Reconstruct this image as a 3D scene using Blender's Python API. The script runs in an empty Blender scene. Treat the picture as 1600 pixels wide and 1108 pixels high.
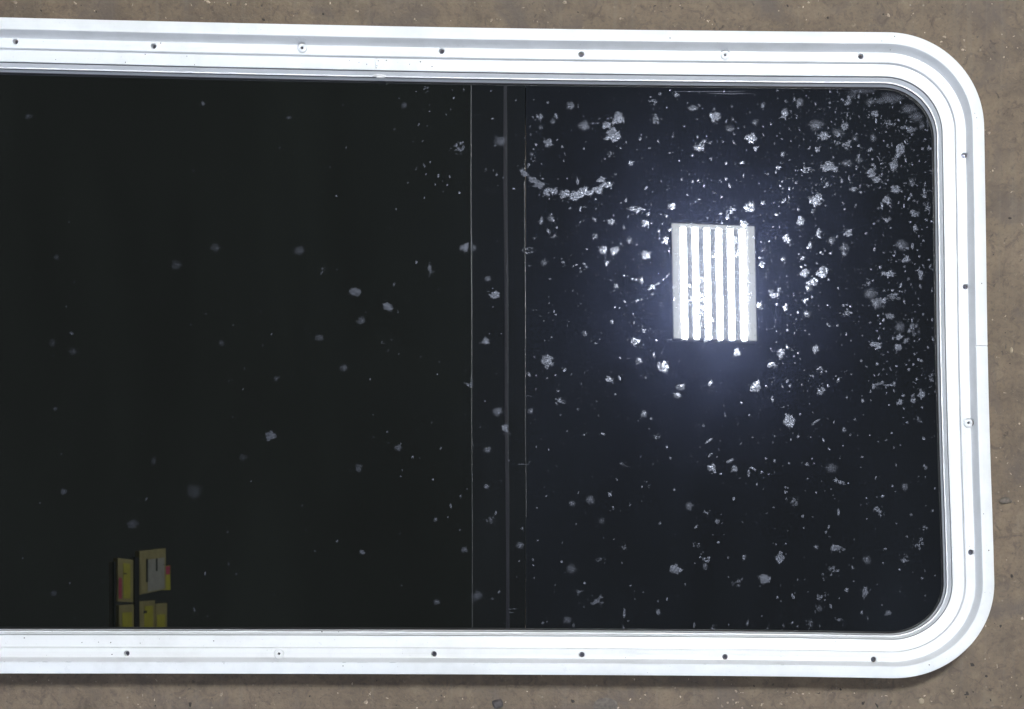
import bpy, bmesh, math, random
from mathutils import Vector

random.seed(11)
S = 0.0006                       # metres per unit; one unit is about one photo pixel at the rim of the window
NX, NY, CH = 1000.0, 885.0, 1900.0   # point below the lens, lens height over the rim
ZF = 76.0                        # rim height over the floor (units)

def W(x, y, z=0.0):
    return Vector(((x - NX) * S, (NY - y) * S, (z + ZF) * S))
def at(x, y, z):                 # plan position of a point measured in the photo that lies at height z
    k = (CH - z) / CH
    return NX + (x - NX) * k, NY + (y - NY) * k

sc = bpy.context.scene
col = sc.collection

# ---------------------------------------------------------------- camera
cam = bpy.data.cameras.new('camera')
co = bpy.data.objects.new('camera', cam)
col.objects.link(co)
co.location = W(NX, NY, CH)
cam.sensor_width = 36.0
cam.lens = 36.0 * CH / 1600.0
cam.shift_x = (800 - NX) / 1600.0
cam.shift_y = (NY - 554) / 1600.0
cam.clip_start = 0.02
cam.clip_end = 60
cam.dof.use_dof = True
cam.dof.focus_distance = (CH + 40) * S
cam.dof.aperture_fstop = 30
sc.camera = co

# ---------------------------------------------------------------- light
world = bpy.data.worlds.new('World')
sc.world = world
world.use_nodes = True
bg = world.node_tree.nodes['Background']
bg.inputs[0].default_value = (0.92, 1.0, 0.98, 1)
bg.inputs[1].default_value = 0.088

LED_STRENGTH = 1080.0
def area(name, loc, target, size, size_y, power, colour):
    l = bpy.data.lights.new(name, 'AREA')
    l.shape = 'RECTANGLE'; l.size = size; l.size_y = size_y
    l.energy = power; l.color = colour
    o = bpy.data.objects.new(name, l)
    col.objects.link(o)
    o.location = loc
    d = Vector(target) - Vector(loc)
    o.rotation_euler = d.to_track_quat('-Z', 'Y').to_euler()
    return o
# unseen fill lamps; the first follows the lighter shadow, the others are added
area('fill_lamp', W(3100, 1900, 3300), W(1300, 700, 0), 0.5, 1.2, 12, (0.94, 0.97, 1.0))
area('fill_lamp', W(-2300, 4200, 3600), W(700, 500, 0), 2.4, 1.6, 36, (0.64, 0.75, 1.0))
area('fill_lamp', W(600, -5200, 4200), W(700, 500, 0), 2.0, 1.2, 7, (1.0, 0.97, 0.93))

sc.view_settings.view_transform = 'Standard'
sc.view_settings.look = 'None'
sc.view_settings.exposure = 0.0
sc.view_settings.gamma = 1.0
sc.view_settings.use_curve_mapping = False

# ---------------------------------------------------------------- materials
def new_mat(name):
    m = bpy.data.materials.new(name); m.use_nodes = True
    nt = m.node_tree
    return m, nt, nt.nodes['Principled BSDF'], nt.nodes['Material Output']
def node(nt, t, **kw):
    n = nt.nodes.new(t)
    for k, v in kw.items(): setattr(n, k, v)
    return n
def noise(nt, scale, detail=4, rough=0.55, vec=None, dist=0.0):
    n = node(nt, 'ShaderNodeTexNoise')
    n.inputs['Scale'].default_value = scale
    n.inputs['Detail'].default_value = detail
    n.inputs['Roughness'].default_value = rough
    n.inputs['Distortion'].default_value = dist
    if vec is not None: nt.links.new(vec, n.inputs['Vector'])
    return n
def ramp(nt, fac, stops):
    r = node(nt, 'ShaderNodeValToRGB')
    e = r.color_ramp.elements
    while len(e) < len(stops): e.new(0.5)
    for q, (p, c) in zip(e, stops):
        q.position = p; q.color = c if len(c) == 4 else (*c, 1)
    nt.links.new(fac, r.inputs[0])
    return r
def mixc(nt, fac, a, b, mode='MIX'):
    m = node(nt, 'ShaderNodeMix', data_type='RGBA', blend_type=mode)
    for s, v in ((0, fac), (6, a), (7, b)):
        if hasattr(v, 'links'): nt.links.new(v, m.inputs[s])
        else: m.inputs[s].default_value = v if not isinstance(v, tuple) else (*v[:3], 1)
    return m.outputs[2]
def math_n(nt, op, a, b=None):
    m = node(nt, 'ShaderNodeMath', operation=op)
    for i, v in enumerate((a, b)):
        if v is None: continue
        if hasattr(v, 'links'): nt.links.new(v, m.inputs[i])
        else: m.inputs[i].default_value = v
    return m.outputs[0]
def g3(v): return (v, v, v)

def mat_floor():
    m, nt, p, out = new_mat('worn_concrete')
    tc = node(nt, 'ShaderNodeTexCoord').outputs['Object']
    big = noise(nt, 5, 5, 0.6, tc)
    mid = noise(nt, 34, 6, 0.62, tc, 0.5)
    fine = noise(nt, 330, 3, 0.6, tc)
    c = ramp(nt, big.outputs[0], [(0.3, (0.156, 0.113, 0.076)), (0.55, (0.198, 0.147, 0.101)), (0.75, (0.226, 0.171, 0.119))]).outputs[0]
    c = mixc(nt, ramp(nt, mid.outputs[0], [(0.35, g3(0.55)), (0.6, g3(0.0))]).outputs[0], c, (0.105, 0.082, 0.062))
    c = mixc(nt, ramp(nt, mid.outputs[0], [(0.56, g3(0.0)), (0.74, g3(0.4))]).outputs[0], c, (0.225, 0.180, 0.134))
    m2 = noise(nt, 75, 5, 0.7, tc, 1.2)
    c = mixc(nt, ramp(nt, m2.outputs[0], [(0.30, g3(0.85)), (0.49, g3(0.0))]).outputs[0], c, (0.092, 0.070, 0.055))
    c = mixc(nt, ramp(nt, m2.outputs[0], [(0.58, g3(0.0)), (0.76, g3(0.6))]).outputs[0], c, (0.235, 0.185, 0.136))
    c = mixc(nt, ramp(nt, fine.outputs[0], [(0.3, g3(0.35)), (0.5, g3(0.0))]).outputs[0], c, (0.085, 0.070, 0.058))
    # pits and dark crumbs
    v = node(nt, 'ShaderNodeTexVoronoi'); v.inputs['Scale'].default_value = 62
    nt.links.new(mixc(nt, 0.05, tc, noise(nt, 90, 2, 0.5, tc).outputs['Color']), v.inputs['Vector'])
    gate = node(nt, 'ShaderNodeSeparateColor'); nt.links.new(v.outputs['Color'], gate.inputs[0])
    pit = math_n(nt, 'MULTIPLY', ramp(nt, v.outputs['Distance'], [(0.06, g3(1)), (0.2, g3(0))]).outputs[0],
                 ramp(nt, gate.outputs[0], [(0.68, g3(0)), (0.9, g3(0.75))]).outputs[0])
    c = mixc(nt, pit, c, (0.055, 0.047, 0.042))
    n4 = noise(nt, 190, 4, 0.7, tc, 0.6)
    c = mixc(nt, ramp(nt, n4.outputs[0], [(0.28, g3(0.6)), (0.42, g3(0.0))]).outputs[0], c, (0.070, 0.055, 0.045))
    c = mixc(nt, ramp(nt, n4.outputs[0], [(0.62, g3(0.0)), (0.74, g3(0.7))]).outputs[0], c, (0.31, 0.245, 0.18))
    n5 = noise(nt, 13, 4, 0.6, tc, 0.8)
    c = mixc(nt, ramp(nt, n5.outputs[0], [(0.32, g3(0.8)), (0.48, g3(0.0))]).outputs[0], c, (0.115, 0.092, 0.078))
    # pale sand grains
    v2 = node(nt, 'ShaderNodeTexVoronoi'); v2.inputs['Scale'].default_value = 95
    nt.links.new(tc, v2.inputs['Vector'])
    g2 = node(nt, 'ShaderNodeSeparateColor'); nt.links.new(v2.outputs['Color'], g2.inputs[0])
    gr = math_n(nt, 'MULTIPLY', ramp(nt, v2.outputs['Distance'], [(0.05, g3(1)), (0.13, g3(0))]).outputs[0],
                ramp(nt, g2.outputs[1], [(0.75, g3(0)), (0.85, g3(0.7))]).outputs[0])
    c = mixc(nt, gr, c, (0.33, 0.28, 0.22))
    # straight trowel and drag marks
    mp = node(nt, 'ShaderNodeMapping'); mp.inputs['Scale'].default_value = (160, 7, 1); mp.inputs['Rotation'].default_value = (0, 0, 0.12)
    nt.links.new(tc, mp.inputs[0])
    st = noise(nt, 1.0, 3, 0.5, mp.outputs[0])
    c = mixc(nt, ramp(nt, st.outputs[0], [(0.57, g3(0)), (0.75, g3(0.3))]).outputs[0], c, (0.20, 0.17, 0.14))
    nt.links.new(c, p.inputs['Base Color'])
    p.inputs['Roughness'].default_value = 0.75
    b = node(nt, 'ShaderNodeBump'); b.inputs['Strength'].default_value = 0.8; b.inputs['Distance'].default_value = 0.0025
    h = math_n(nt, 'ADD', math_n(nt, 'MULTIPLY', fine.outputs[0], 0.35), mid.outputs[0])
    h = math_n(nt, 'SUBTRACT', h, math_n(nt, 'MULTIPLY', pit, 0.5))
    nt.links.new(h, b.inputs['Height']); nt.links.new(b.outputs[0], p.inputs['Normal'])
    return m

def mat_paint(name, base, rough=0.32):
    m, nt, p, out = new_mat(name)
    tc = node(nt, 'ShaderNodeTexCoord').outputs['Object']
    n = noise(nt, 16, 6, 0.65, tc)
    f = noise(nt, 420, 2, 0.5, tc)
    dirty = tuple(x * y for x, y in zip(base, (0.90, 0.90, 0.89)))
    c = mixc(nt, ramp(nt, n.outputs[0], [(0.36, g3(1)), (0.56, g3(0))]).outputs[0], base, dirty)
    c = mixc(nt, ramp(nt, f.outputs[0], [(0.70, g3(0)), (0.76, g3(0.35))]).outputs[0], c, (0.45, 0.44, 0.44))
    nt.links.new(c, p.inputs['Base Color'])
    nt.links.new(ramp(nt, n.outputs[0], [(0.3, g3(rough + 0.1)), (0.7, g3(rough - 0.05))]).outputs[0], p.inputs['Roughness'])
    b = node(nt, 'ShaderNodeBump'); b.inputs['Strength'].default_value = 0.06; b.inputs['Distance'].default_value = 0.001
    nt.links.new(n.outputs[0], b.inputs['Height']); nt.links.new(b.outputs[0], p.inputs['Normal'])
    return m

def mat_plain(name, base, rough=0.5, metallic=0.0, scale=60, var=0.15):
    m, nt, p, out = new_mat(name)
    tc = node(nt, 'ShaderNodeTexCoord').outputs['Object']
    n = noise(nt, scale, 4, 0.6, tc)
    lo = tuple(x * (1 - var) for x in base); hi = tuple(min(1, x * (1 + var)) for x in base)
    nt.links.new(ramp(nt, n.outputs[0], [(0.3, lo), (0.7, hi)]).outputs[0], p.inputs['Base Color'])
    p.inputs['Roughness'].default_value = rough
    p.inputs['Metallic'].default_value = metallic
    return m

def mat_glass(name, tint, film):
    m, nt, p, out = new_mat(name)
    tc = node(nt, 'ShaderNodeTexCoord').outputs['Object']
    mp = node(nt, 'ShaderNodeMapping'); mp.inputs['Scale'].default_value = (7.0, 1.6, 1); mp.inputs['Rotation'].default_value = (0, 0, 0.15)
    nt.links.new(tc, mp.inputs[0])
    sm = noise(nt, 1.0, 6, 0.6, mp.outputs[0], 0.8)
    nt.links.new(ramp(nt, sm.outputs[0], [(0.32, tuple(0.65 * v for v in tint)), (0.52, tint), (0.72, tuple(1.5 * v for v in tint))]).outputs[0], p.inputs['Base Color'])
    p.inputs['Roughness'].default_value = 0.012
    p.inputs['IOR'].default_value = 1.85
    # faint dusty film: a second, rougher reflection
    gl = node(nt, 'ShaderNodeBsdfGlossy'); gl.inputs['Roughness'].default_value = 0.215
    gl.inputs['Color'].default_value = (0.44, 0.53, 1.0, 1)
    n1 = noise(nt, 780, 2, 0.6, tc)
    n2 = noise(nt, 30, 5, 0.65, tc)
    n3 = noise(nt, 6, 3, 0.5, tc)
    grain = ramp(nt, n1.outputs[0], [(0.50, g3(0.75)), (0.66, g3(1.1)), (0.72, g3(3.2))]).outputs[0]
    blot = ramp(nt, n2.outputs[0], [(0.3, g3(0.7)), (0.7, g3(1.25))]).outputs[0]
    wide = ramp(nt, n3.outputs[0], [(0.3, g3(0.75)), (0.7, g3(1.2))]).outputs[0]
    fac = math_n(nt, 'MULTIPLY', math_n(nt, 'MULTIPLY', math_n(nt, 'MULTIPLY', grain, blot), wide), film)
    mx = node(nt, 'ShaderNodeMixShader')
    nt.links.new(fac, mx.inputs[0]); nt.links.new(p.outputs[0], mx.inputs[1]); nt.links.new(gl.outputs[0], mx.inputs[2])
    nt.links.new(mx.outputs[0], out.inputs['Surface'])
    return m

def mat_spots():
    m, nt, p, out = new_mat('dried_mineral_spots')
    tc = node(nt, 'ShaderNodeTexCoord').outputs['Object']
    at_ = node(nt, 'ShaderNodeAttribute', attribute_name='dust_cover')
    n = noise(nt, 520, 3, 0.65, tc)
    k = ramp(nt, n.outputs[0], [(0.32, g3(0.58)), (0.60, g3(1.0))]).outputs[0]
    fac = math_n(nt, 'MULTIPLY', at_.outputs['Fac'], k)
    p.inputs['Base Color'].default_value = (0.042, 0.045, 0.055, 1)
    p.inputs['Roughness'].default_value = 0.9
    p.inputs['Specular IOR Level'].default_value = 0.0
    gl = node(nt, 'ShaderNodeBsdfGlossy'); gl.inputs['Roughness'].default_value = 0.5
    gl.inputs['Color'].default_value = (0.062, 0.066, 0.080, 1)
    ad0 = node(nt, 'ShaderNodeAddShader'); nt.links.new(p.outputs[0], ad0.inputs[0]); nt.links.new(gl.outputs[0], ad0.inputs[1])
    g2 = node(nt, 'ShaderNodeBsdfGlossy'); g2.inputs['Roughness'].default_value = 0.17
    g2.inputs['Color'].default_value = (0.026, 0.027, 0.031, 1)
    ad = node(nt, 'ShaderNodeAddShader'); nt.links.new(ad0.outputs[0], ad.inputs[0]); nt.links.new(g2.outputs[0], ad.inputs[1])
    tr = node(nt, 'ShaderNodeBsdfTransparent')
    mx = node(nt, 'ShaderNodeMixShader')
    nt.links.new(fac, mx.inputs[0]); nt.links.new(tr.outputs[0], mx.inputs[1]); nt.links.new(ad.outputs[0], mx.inputs[2])
    nt.links.new(mx.outputs[0], out.inputs['Surface'])
    return m

def mat_emit(name, colour, strength):
    m, nt, p, out = new_mat(name)
    p.inputs['Base Color'].default_value = (0.8, 0.8, 0.8, 1)
    p.inputs['Emission Color'].default_value = (*colour, 1)
    p.inputs['Emission Strength'].default_value = strength
    return m

M = dict(
    floor=mat_floor(),
    paint=mat_paint('white_paint', (0.80, 0.81, 0.83)),
    paint2=mat_paint('white_paint_lifted', (0.82, 0.83, 0.86), 0.34),  # paint lightened to lift the shaded inner walls
    glass_r=mat_glass('dark_tinted_glass', (0.0040, 0.0050, 0.0070), 0.0031),  # bluish base tint also carries the lamp's wide halo
    glass_l=mat_glass('dark_tinted_glass_sliding', (0.0032, 0.0040, 0.0034), 0.0034),
    rail=mat_glass('black_rail', (0.0038, 0.0046, 0.0052), 0.0035),
    edge=mat_plain('ground_glass_edge', (0.016, 0.017, 0.018), 0.36),
    ridge=mat_plain('matt_black_ridge', (0.007, 0.0075, 0.011), 0.5),
    edge2=mat_plain('polished_glass_edge', (0.03, 0.031, 0.033), 0.27),
    gap_shade=mat_plain('grey_gap_shade', (0.11, 0.11, 0.125), 0.6),  # dark grey painted in for the shadow gaps
    rubber=mat_plain('black_rubber', (0.012, 0.012, 0.015), 0.5),
    spots=mat_spots(),
    screw=mat_plain('zinc_screw', (0.10, 0.10, 0.13), 0.35, 0.9, 400, 0.4),
    dark=mat_plain('dark_socket', (0.02, 0.02, 0.026), 0.6),
    putty=mat_plain('pale_putty', (0.68, 0.67, 0.67), 0.6),
    chip=mat_plain('pale_chips', (0.40, 0.315, 0.24), 0.8, 0, 110, 0.62),
    crumb=mat_plain('dark_crumbs', (0.045, 0.038, 0.034), 0.9),
    grime2=mat_plain('grey_grime', (0.38, 0.38, 0.40), 0.9),
    grime=mat_plain('grime', (0.09, 0.085, 0.085), 0.9),
    stone=mat_plain('grey_stone', (0.128, 0.108, 0.092), 0.8, 0, 260, 0.35),
    stone2=mat_plain('slate_stone', (0.078, 0.068, 0.068), 0.7, 0, 260, 0.35),
    stone3=mat_plain('buff_stone', (0.34, 0.28, 0.20), 0.8, 0, 260, 0.3),
    led=mat_emit('led_rows', (0.93, 0.97, 1.0), LED_STRENGTH),
    lens=mat_emit('glowing_tray_panel', (0.95, 1.0, 1.0), 5.6),  # emission stands in for strip light falling on the white tray
    sink=mat_emit('glowing_sink', (0.80, 0.88, 1.0), 1.6),  # emission stands in for light on the heat sink between strips
    body=mat_plain('lamp_housing', (0.6, 0.6, 0.6), 0.5),
    yellow=mat_plain('yellow_card', (0.64, 0.60, 0.05), 0.6, 0, 30, 0.2),
    buff=mat_plain('buff_card', (0.46, 0.40, 0.17), 0.7, 0, 30, 0.2),
    white=mat_plain('white_label', (0.50, 0.50, 0.44), 0.6),
    pink=mat_plain('red_label', (0.62, 0.05, 0.14), 0.6),
    ink=mat_plain('black_ink', (0.01, 0.01, 0.01), 0.6),
    steel=mat_plain('lightened_steel', (0.42, 0.42, 0.42), 0.6),  # kept pale so the shaded shelf undersides match their surroundings
)

for k_, v_ in (('ridge', 0.13), ('edge', 0.5)):
    M[k_].node_tree.nodes['Principled BSDF'].inputs['Specular IOR Level'].default_value = v_

# ---------------------------------------------------------------- helpers
def obj(name, bm, m, parent=None, smooth=False):
    me = bpy.data.meshes.new(name)
    bm.normal_update(); bm.to_mesh(me); bm.free()
    o = bpy.data.objects.new(name, me)
    me.materials.append(M[m] if isinstance(m, str) else m)
    if smooth:
        for f in me.polygons: f.use_smooth = True
    col.objects.link(o)
    if parent: o.parent = parent
    return o
def tag(o, label=None, cat=None, group=None, kind=None):
    if label: o['label'] = label
    if cat: o['category'] = cat
    if group: o['group'] = group
    if kind: o['kind'] = kind
    return o
def empty(name, loc=(0, 0, 0)):
    o = bpy.data.objects.new(name, None); col.objects.link(o); o.location = loc
    return o
def box(bm, x0, x1, y0, y1, z0, z1):
    v = [bm.verts.new(W(x, y, z)) for z in (z0, z1) for y in (y0, y1) for x in (x0, x1)]
    for f in ((0, 1, 3, 2), (4, 6, 7, 5), (0, 4, 5, 1), (1, 5, 7, 3), (3, 7, 6, 2), (2, 6, 4, 0)):
        bm.faces.new([v[i] for i in f])
    bmesh.ops.recalc_face_normals(bm, faces=bm.faces)
def cyl(bm, x, y, z0, z1, r0, r1=None, n=20, cap=True, rot=0.0):
    r1 = r0 if r1 is None else r1
    a = [bm.verts.new(W(x + r0 * math.cos(rot + t), y + r0 * math.sin(rot + t), z0)) for t in (2 * math.pi * i / n for i in range(n))]
    b = [bm.verts.new(W(x + r1 * math.cos(rot + t), y + r1 * math.sin(rot + t), z1)) for t in (2 * math.pi * i / n for i in range(n))]
    for i in range(n):
        bm.faces.new((a[i], a[(i + 1) % n], b[(i + 1) % n], b[i]))
    if cap: bm.faces.new(a[::-1]); bm.faces.new(b)
    bmesh.ops.recalc_face_normals(bm, faces=bm.faces)

# ---------------------------------------------------------------- floor
bm = bmesh.new()
R_ = 14000
for f in ((-R_, R_, R_, -R_),):
    vs = [bm.verts.new(W(x, y, -ZF)) for x, y in ((-R_, R_), (R_, R_), (R_, -R_), (-R_, -R_))]
    bm.faces.new(vs)
tag(obj('floor', bm, 'floor'), kind='structure')

# ---------------------------------------------------------------- outline of the window rim, slightly bowed as it lies
def interp(t, pts):
    if t <= pts[0][0]:
        (a, b), (c, d) = pts[0], pts[1]; return b + (t - a) * (d - b) / (c - a)
    for i in range(len(pts) - 1):
        if t <= pts[i + 1][0] or i == len(pts) - 2:
            # Catmull-Rom
            p1, p2 = pts[i], pts[i + 1]
            p0 = pts[i - 1] if i else (2 * p1[0] - p2[0], 2 * p1[1] - p2[1])
            p3 = pts[i + 2] if i + 2 < len(pts) else (2 * p2[0] - p1[0], 2 * p2[1] - p1[1])
            h = p2[0] - p1[0]; s = (t - p1[0]) / h
            m1 = (p2[1] - p0[1]) / (p2[0] - p0[0]) * h; m2 = (p3[1] - p1[1]) / (p3[0] - p1[0]) * h
            return (2*s**3-3*s**2+1)*p1[1] + (s**3-2*s**2+s)*m1 + (-2*s**3+3*s**2)*p2[1] + (s**3-s**2)*m2
TOP = [(3, 26.7), (400, 36.2), (800, 43.8), (1200, 48.4), (1386, 49.9)]
BOT = [(3, 1052.5), (400, 1053.0), (800, 1054.3), (1200, 1057.0), (1398, 1060.0)]
RGT = [(200, 1538.2), (350, 1540.6), (540, 1543.4), (700, 1547.4), (830, 1551.8), (912, 1554.0)]
LX = -860.0
path = []
N_ = 60
for i in range(N_ + 1):
    x = LX + 150 + (1386 - LX - 150) * i / N_
    path.append((x, interp(x, TOP)))
for i in range(1, 30):
    t = math.pi / 2 * i / 30
    path.append((1386 + 152.2 * math.sin(t), 200 - 150.1 * math.cos(t)))
for i in range(25):
    y = 200 + 712 * i / 24
    path.append((interp(y, RGT), y))
for i in range(1, 30):
    t = math.pi / 2 * i / 30
    path.append((1398 + 156 * math.cos(t), 912 + 148 * math.sin(t)))
for i in range(N_ + 1):
    x = 1398 + (LX + 150 - 1398) * i / N_
    path.append((x, interp(x, BOT)))
yb, yt = interp(LX + 150, BOT), interp(LX + 150, TOP)
for i in range(1, 20):
    t = math.pi / 2 * i / 20
    path.append((LX + 150 - 150 * math.sin(t), yb - 150 + 150 * math.cos(t)))
for i in range(20):
    path.append((LX, yb - 150 + (yt + 150 - yb + 150) * i / 19))
for i in range(1, 20):
    t = math.pi / 2 * i / 20
    path.append((LX + 150 - 150 * math.cos(t), yt + 150 - 150 * math.sin(t)))
NP = len(path)
norm = []
for i in range(NP):
    a, b = path[i - 1], path[(i + 1) % NP]
    dx, dy = b[0] - a[0], b[1] - a[1]
    l = math.hypot(dx, dy)
    norm.append((-dy / l, dx / l))          # towards the glass
def rim(i, u):
    i %= NP
    return path[i][0] + norm[i][0] * u, path[i][1] + norm[i][1] * u
def sweep(name, prof, m, parent, wob=None):
    bm = bmesh.new()
    rows = []
    for i in range(NP):
        rows.append([bm.verts.new(W(*rim(i, u), z)) for u, z in prof])
    n = len(prof)
    for i in range(NP):
        for j in range(n):
            bm.faces.new((rows[i][j], rows[i][(j + 1) % n], rows[(i + 1) % NP][(j + 1) % n], rows[(i + 1) % NP][j]))
    bmesh.ops.recalc_face_normals(bm, faces=bm.faces)
    o = obj(name, bm, m, parent, True)
    return o
def autosmooth(o, ang=30):
    bm = bmesh.new(); bm.from_mesh(o.data)
    for f in bm.faces: f.smooth = True
    for e in bm.edges:
        e.smooth = not (len(e.link_faces) == 2 and e.calc_face_angle(0) > math.radians(ang))
    bm.to_mesh(o.data); bm.free()

win = tag(empty('window', (0, 0, 0)), 'long white framed camper window with dark glass lying on a concrete floor', 'window')

# screws, measured in the photo
SCREWS = [(24, 65, 0), (240, 72, 0), (472, 75, 1), (690, 80, 0), (908, 85, 0), (1133, 86, 1), (1345, 88, 0),
          (1506.5, 243, 0), (1508.5, 448, 0), (1513, 661, 1), (1517, 863, 0),
          (198, 1021, 0), (436, 1021.5, 1), (678, 1022, 0), (909, 1023, 0), (1133, 1026.5, 0), (1365, 1030.5, 0),
          (-200, 60, 0), (-420, 55, 1), (-210, 1020.5, 0), (-20, 1021, 0), (-430, 1020, 0)]
ring = sweep('trim_ring', [
    (0.0, -4.6), (0.0, -1.2), (0.35, -0.4), (1.2, 0.0), (17.6, 0.0), (18.4, -0.5), (18.9, -1.6),
    (21.4, -11.0), (23.6, -18.6), (24.4, -19.7), (25.4, -20.0),
    (31.2, -20.0), (31.5, -20.35), (31.8, -20.0),
    (38.6, -20.0), (39.3, -20.4), (39.6, -21.0), (39.9, -25.3), (40.4, -25.9), (41.0, -26.0),
    (57.6, -26.0), (58.5, -26.4), (58.8, -27.4), (58.8, -30.0),
    (30.0, -30.0), (21.0, -22.0), (17.0, -4.6)], 'paint', win)
# drilled holes and the two butt joints
bm = bmesh.new()
for x, y, w in SCREWS:
    X, Y = at(x, y, -20)
    cyl(bm, X, Y, -34 if w == 0 else -22.6, -12, 4.5 if w == 0 else 8.1, None, 24)
jx, jy = at(587, 102, -26)
box(bm, jx - 0.75, jx + 0.75, jy - 11.5, jy + 12, -29.0, -22)
box(bm, 1520.0, 1550, 539.6, 541.0, -3.6, 4)
cut = obj('cutter', bm, 'paint')
md = ring.modifiers.new('holes', 'BOOLEAN'); md.object = cut; md.operation = 'DIFFERENCE'; md.solver = 'EXACT'
dg = bpy.context.evaluated_depsgraph_get()
me = bpy.data.meshes.new_from_object(ring.evaluated_get(dg))
ring.modifiers.clear(); ring.data = me
bpy.data.objects.remove(cut, do_unlink=True)
autosmooth(ring, 28)

inner = sweep('inner_frame', [
    (59.1, -30.2), (59.7, -29.8), (60.2, -30.4), (62.6, -37.2), (63.1, -37.9), (63.6, -38.1),
    (64.5, -38.1), (64.9, -38.5), (65.1, -39.3), (67.2, -49.0), (67.0, -49.6), (64.0, -74.0), (32.0, -75.6), (28.0, -60.0), (32.0, -31.4), (59.1, -31.2)], 'paint2', win)
autosmooth(inner, 28)
sweep('gap_shade_line', [(58.7, -27.6), (59.25, -27.7), (59.45, -30.1), (58.7, -30.15)], 'gap_shade', win)  # dark strip standing in for the shadow gap inside the ring
sweep('gap_shade_line', [(64.9, -38.35), (65.25, -38.5), (65.75, -40.6), (65.2, -40.8)], 'gap_shade', win)  # second dark strip, for the shadow line above the lower wall
gask = sweep('gasket', [(65.6, -48.6), (67.9, -48.3), (68.7, -49.3), (68.7, -51.7), (65.6, -52.0)], 'rubber', win)
# thin bead of clear sealant that catches the light against the glass
bead = sweep('sealant_bead', [(68.8, -50.7), (69.3, -50.2), (70.0, -50.3), (70.4, -51.2), (68.8, -51.3)], 'edge', win)

# ---------------------------------------------------------------- glass
GZ = -51.0
def pane(name, x0, x1, z, m, thick=7.0):
    bm = bmesh.new()
    pts = [rim(i, 66.4) for i in range(NP)]
    vs = [bm.verts.new(W(x, y, z)) for x, y in pts]
    bm.faces.new(vs)
    for x, keep in ((x0, 1), (x1, -1)):
        if x is None: continue
        bmesh.ops.bisect_plane(bm, geom=bm.verts[:] + bm.edges[:] + bm.faces[:], plane_co=W(x, 0, z), plane_no=(keep, 0, 0), clear_inner=True)
    r = bmesh.ops.extrude_face_region(bm, geom=bm.faces[:])
    for v in r['geom']:
        if isinstance(v, bmesh.types.BMVert): v.co.z -= thick * S
    bmesh.ops.recalc_face_normals(bm, faces=bm.faces)
    return obj(name, bm, m, win)
xa = at(737.0, 0, GZ)[0]; xb = at(792, 0, GZ)[0]; xc = at(821.0, 0, GZ)[0]
# the panes lie a fraction of a degree out of square, as the dividers do in the photo
pl = pane('glass_pane', None, xa - 0.6, GZ - 0.3, 'glass_l'); tag(pl, 'dark greenish sliding pane')
pr = pane('glass_pane', xc + 0.8, None, GZ, 'glass_r'); tag(pr, 'dark spotted fixed pane reflecting the lamp')
# meeting rail between the panes, with rounded lips
def strip(name, prof, y0, y1, m, lean, smooth=True, hs=None):
    bm = bmesh.new()
    rows = []
    ns = 40
    for k in range(ns + 1):
        y = y0 + (y1 - y0) * k / ns
        sh = lean * ((y - 560) / 850.0) + 0.35 * math.sin(y * 0.017) * (1 if len(prof) < 14 else 0)
        f_ = hs(y) if hs else 1.0
        rows.append([bm.verts.new(W(x + sh, y, z if z < GZ else GZ - 0.4 + (z - GZ + 0.4) * f_)) for x, z in prof])
    n = len(prof)
    for k in range(ns):
        for j in range(n):
            bm.faces.new((rows[k][j], rows[k][(j + 1) % n], rows[k + 1][(j + 1) % n], rows[k + 1][j]))
    bm.faces.new(rows[0]); bm.faces.new(rows[-1][::-1])
    bmesh.ops.recalc_face_normals(bm, faces=bm.faces)
    o = obj(name, bm, m, win, smooth)
    if smooth: autosmooth(o, 35)
    return o
ya = at(0, 128, GZ)[1] - 2; yc = at(0, 986, GZ)[1] + 3
strip('meeting_rail', [(xa - 1, GZ - 7), (xa - 1, GZ - 0.2), (xc - 0.5, GZ - 0.2), (xc - 0.5, GZ - 7)], ya, yc, 'rail', 0, False)
def smooth_in(y, a, b):
    t = min(1, max(0, (y - a) / (b - a)))
    return t * t * (3 - 2 * t)
def lip(name, x, r, lean, m, h, hs=None):  # lip flattened along its length to shape where its highlight shows
    prof = [(x - r, GZ - 2)] + [(x + r * math.cos(t), GZ + h * math.sin(t)) for t in (math.pi - math.pi * i / 10 for i in range(11))] + [(x + r, GZ - 2)]
    return strip(name, prof, ya, yc, m, lean, True, hs)
lip('pane_edge', xa, 0.95, 2.6, 'edge', 0.8, lambda y: 0.45 + 0.55 * smooth_in(y, 250, 400))
lip('rail_ridge', xb - 0.5, 3.2, 4.6, 'ridge', 0.3, lambda y: 0.35 + 0.65 * smooth_in(y, 140, 300) * (1 - smooth_in(y, 520, 860)))
lip('pane_edge', xc, 1.05, 3.4, 'edge2', 1.3, lambda y: smooth_in(y, 250, 330) * (1 - smooth_in(y, 690, 860)))

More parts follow.
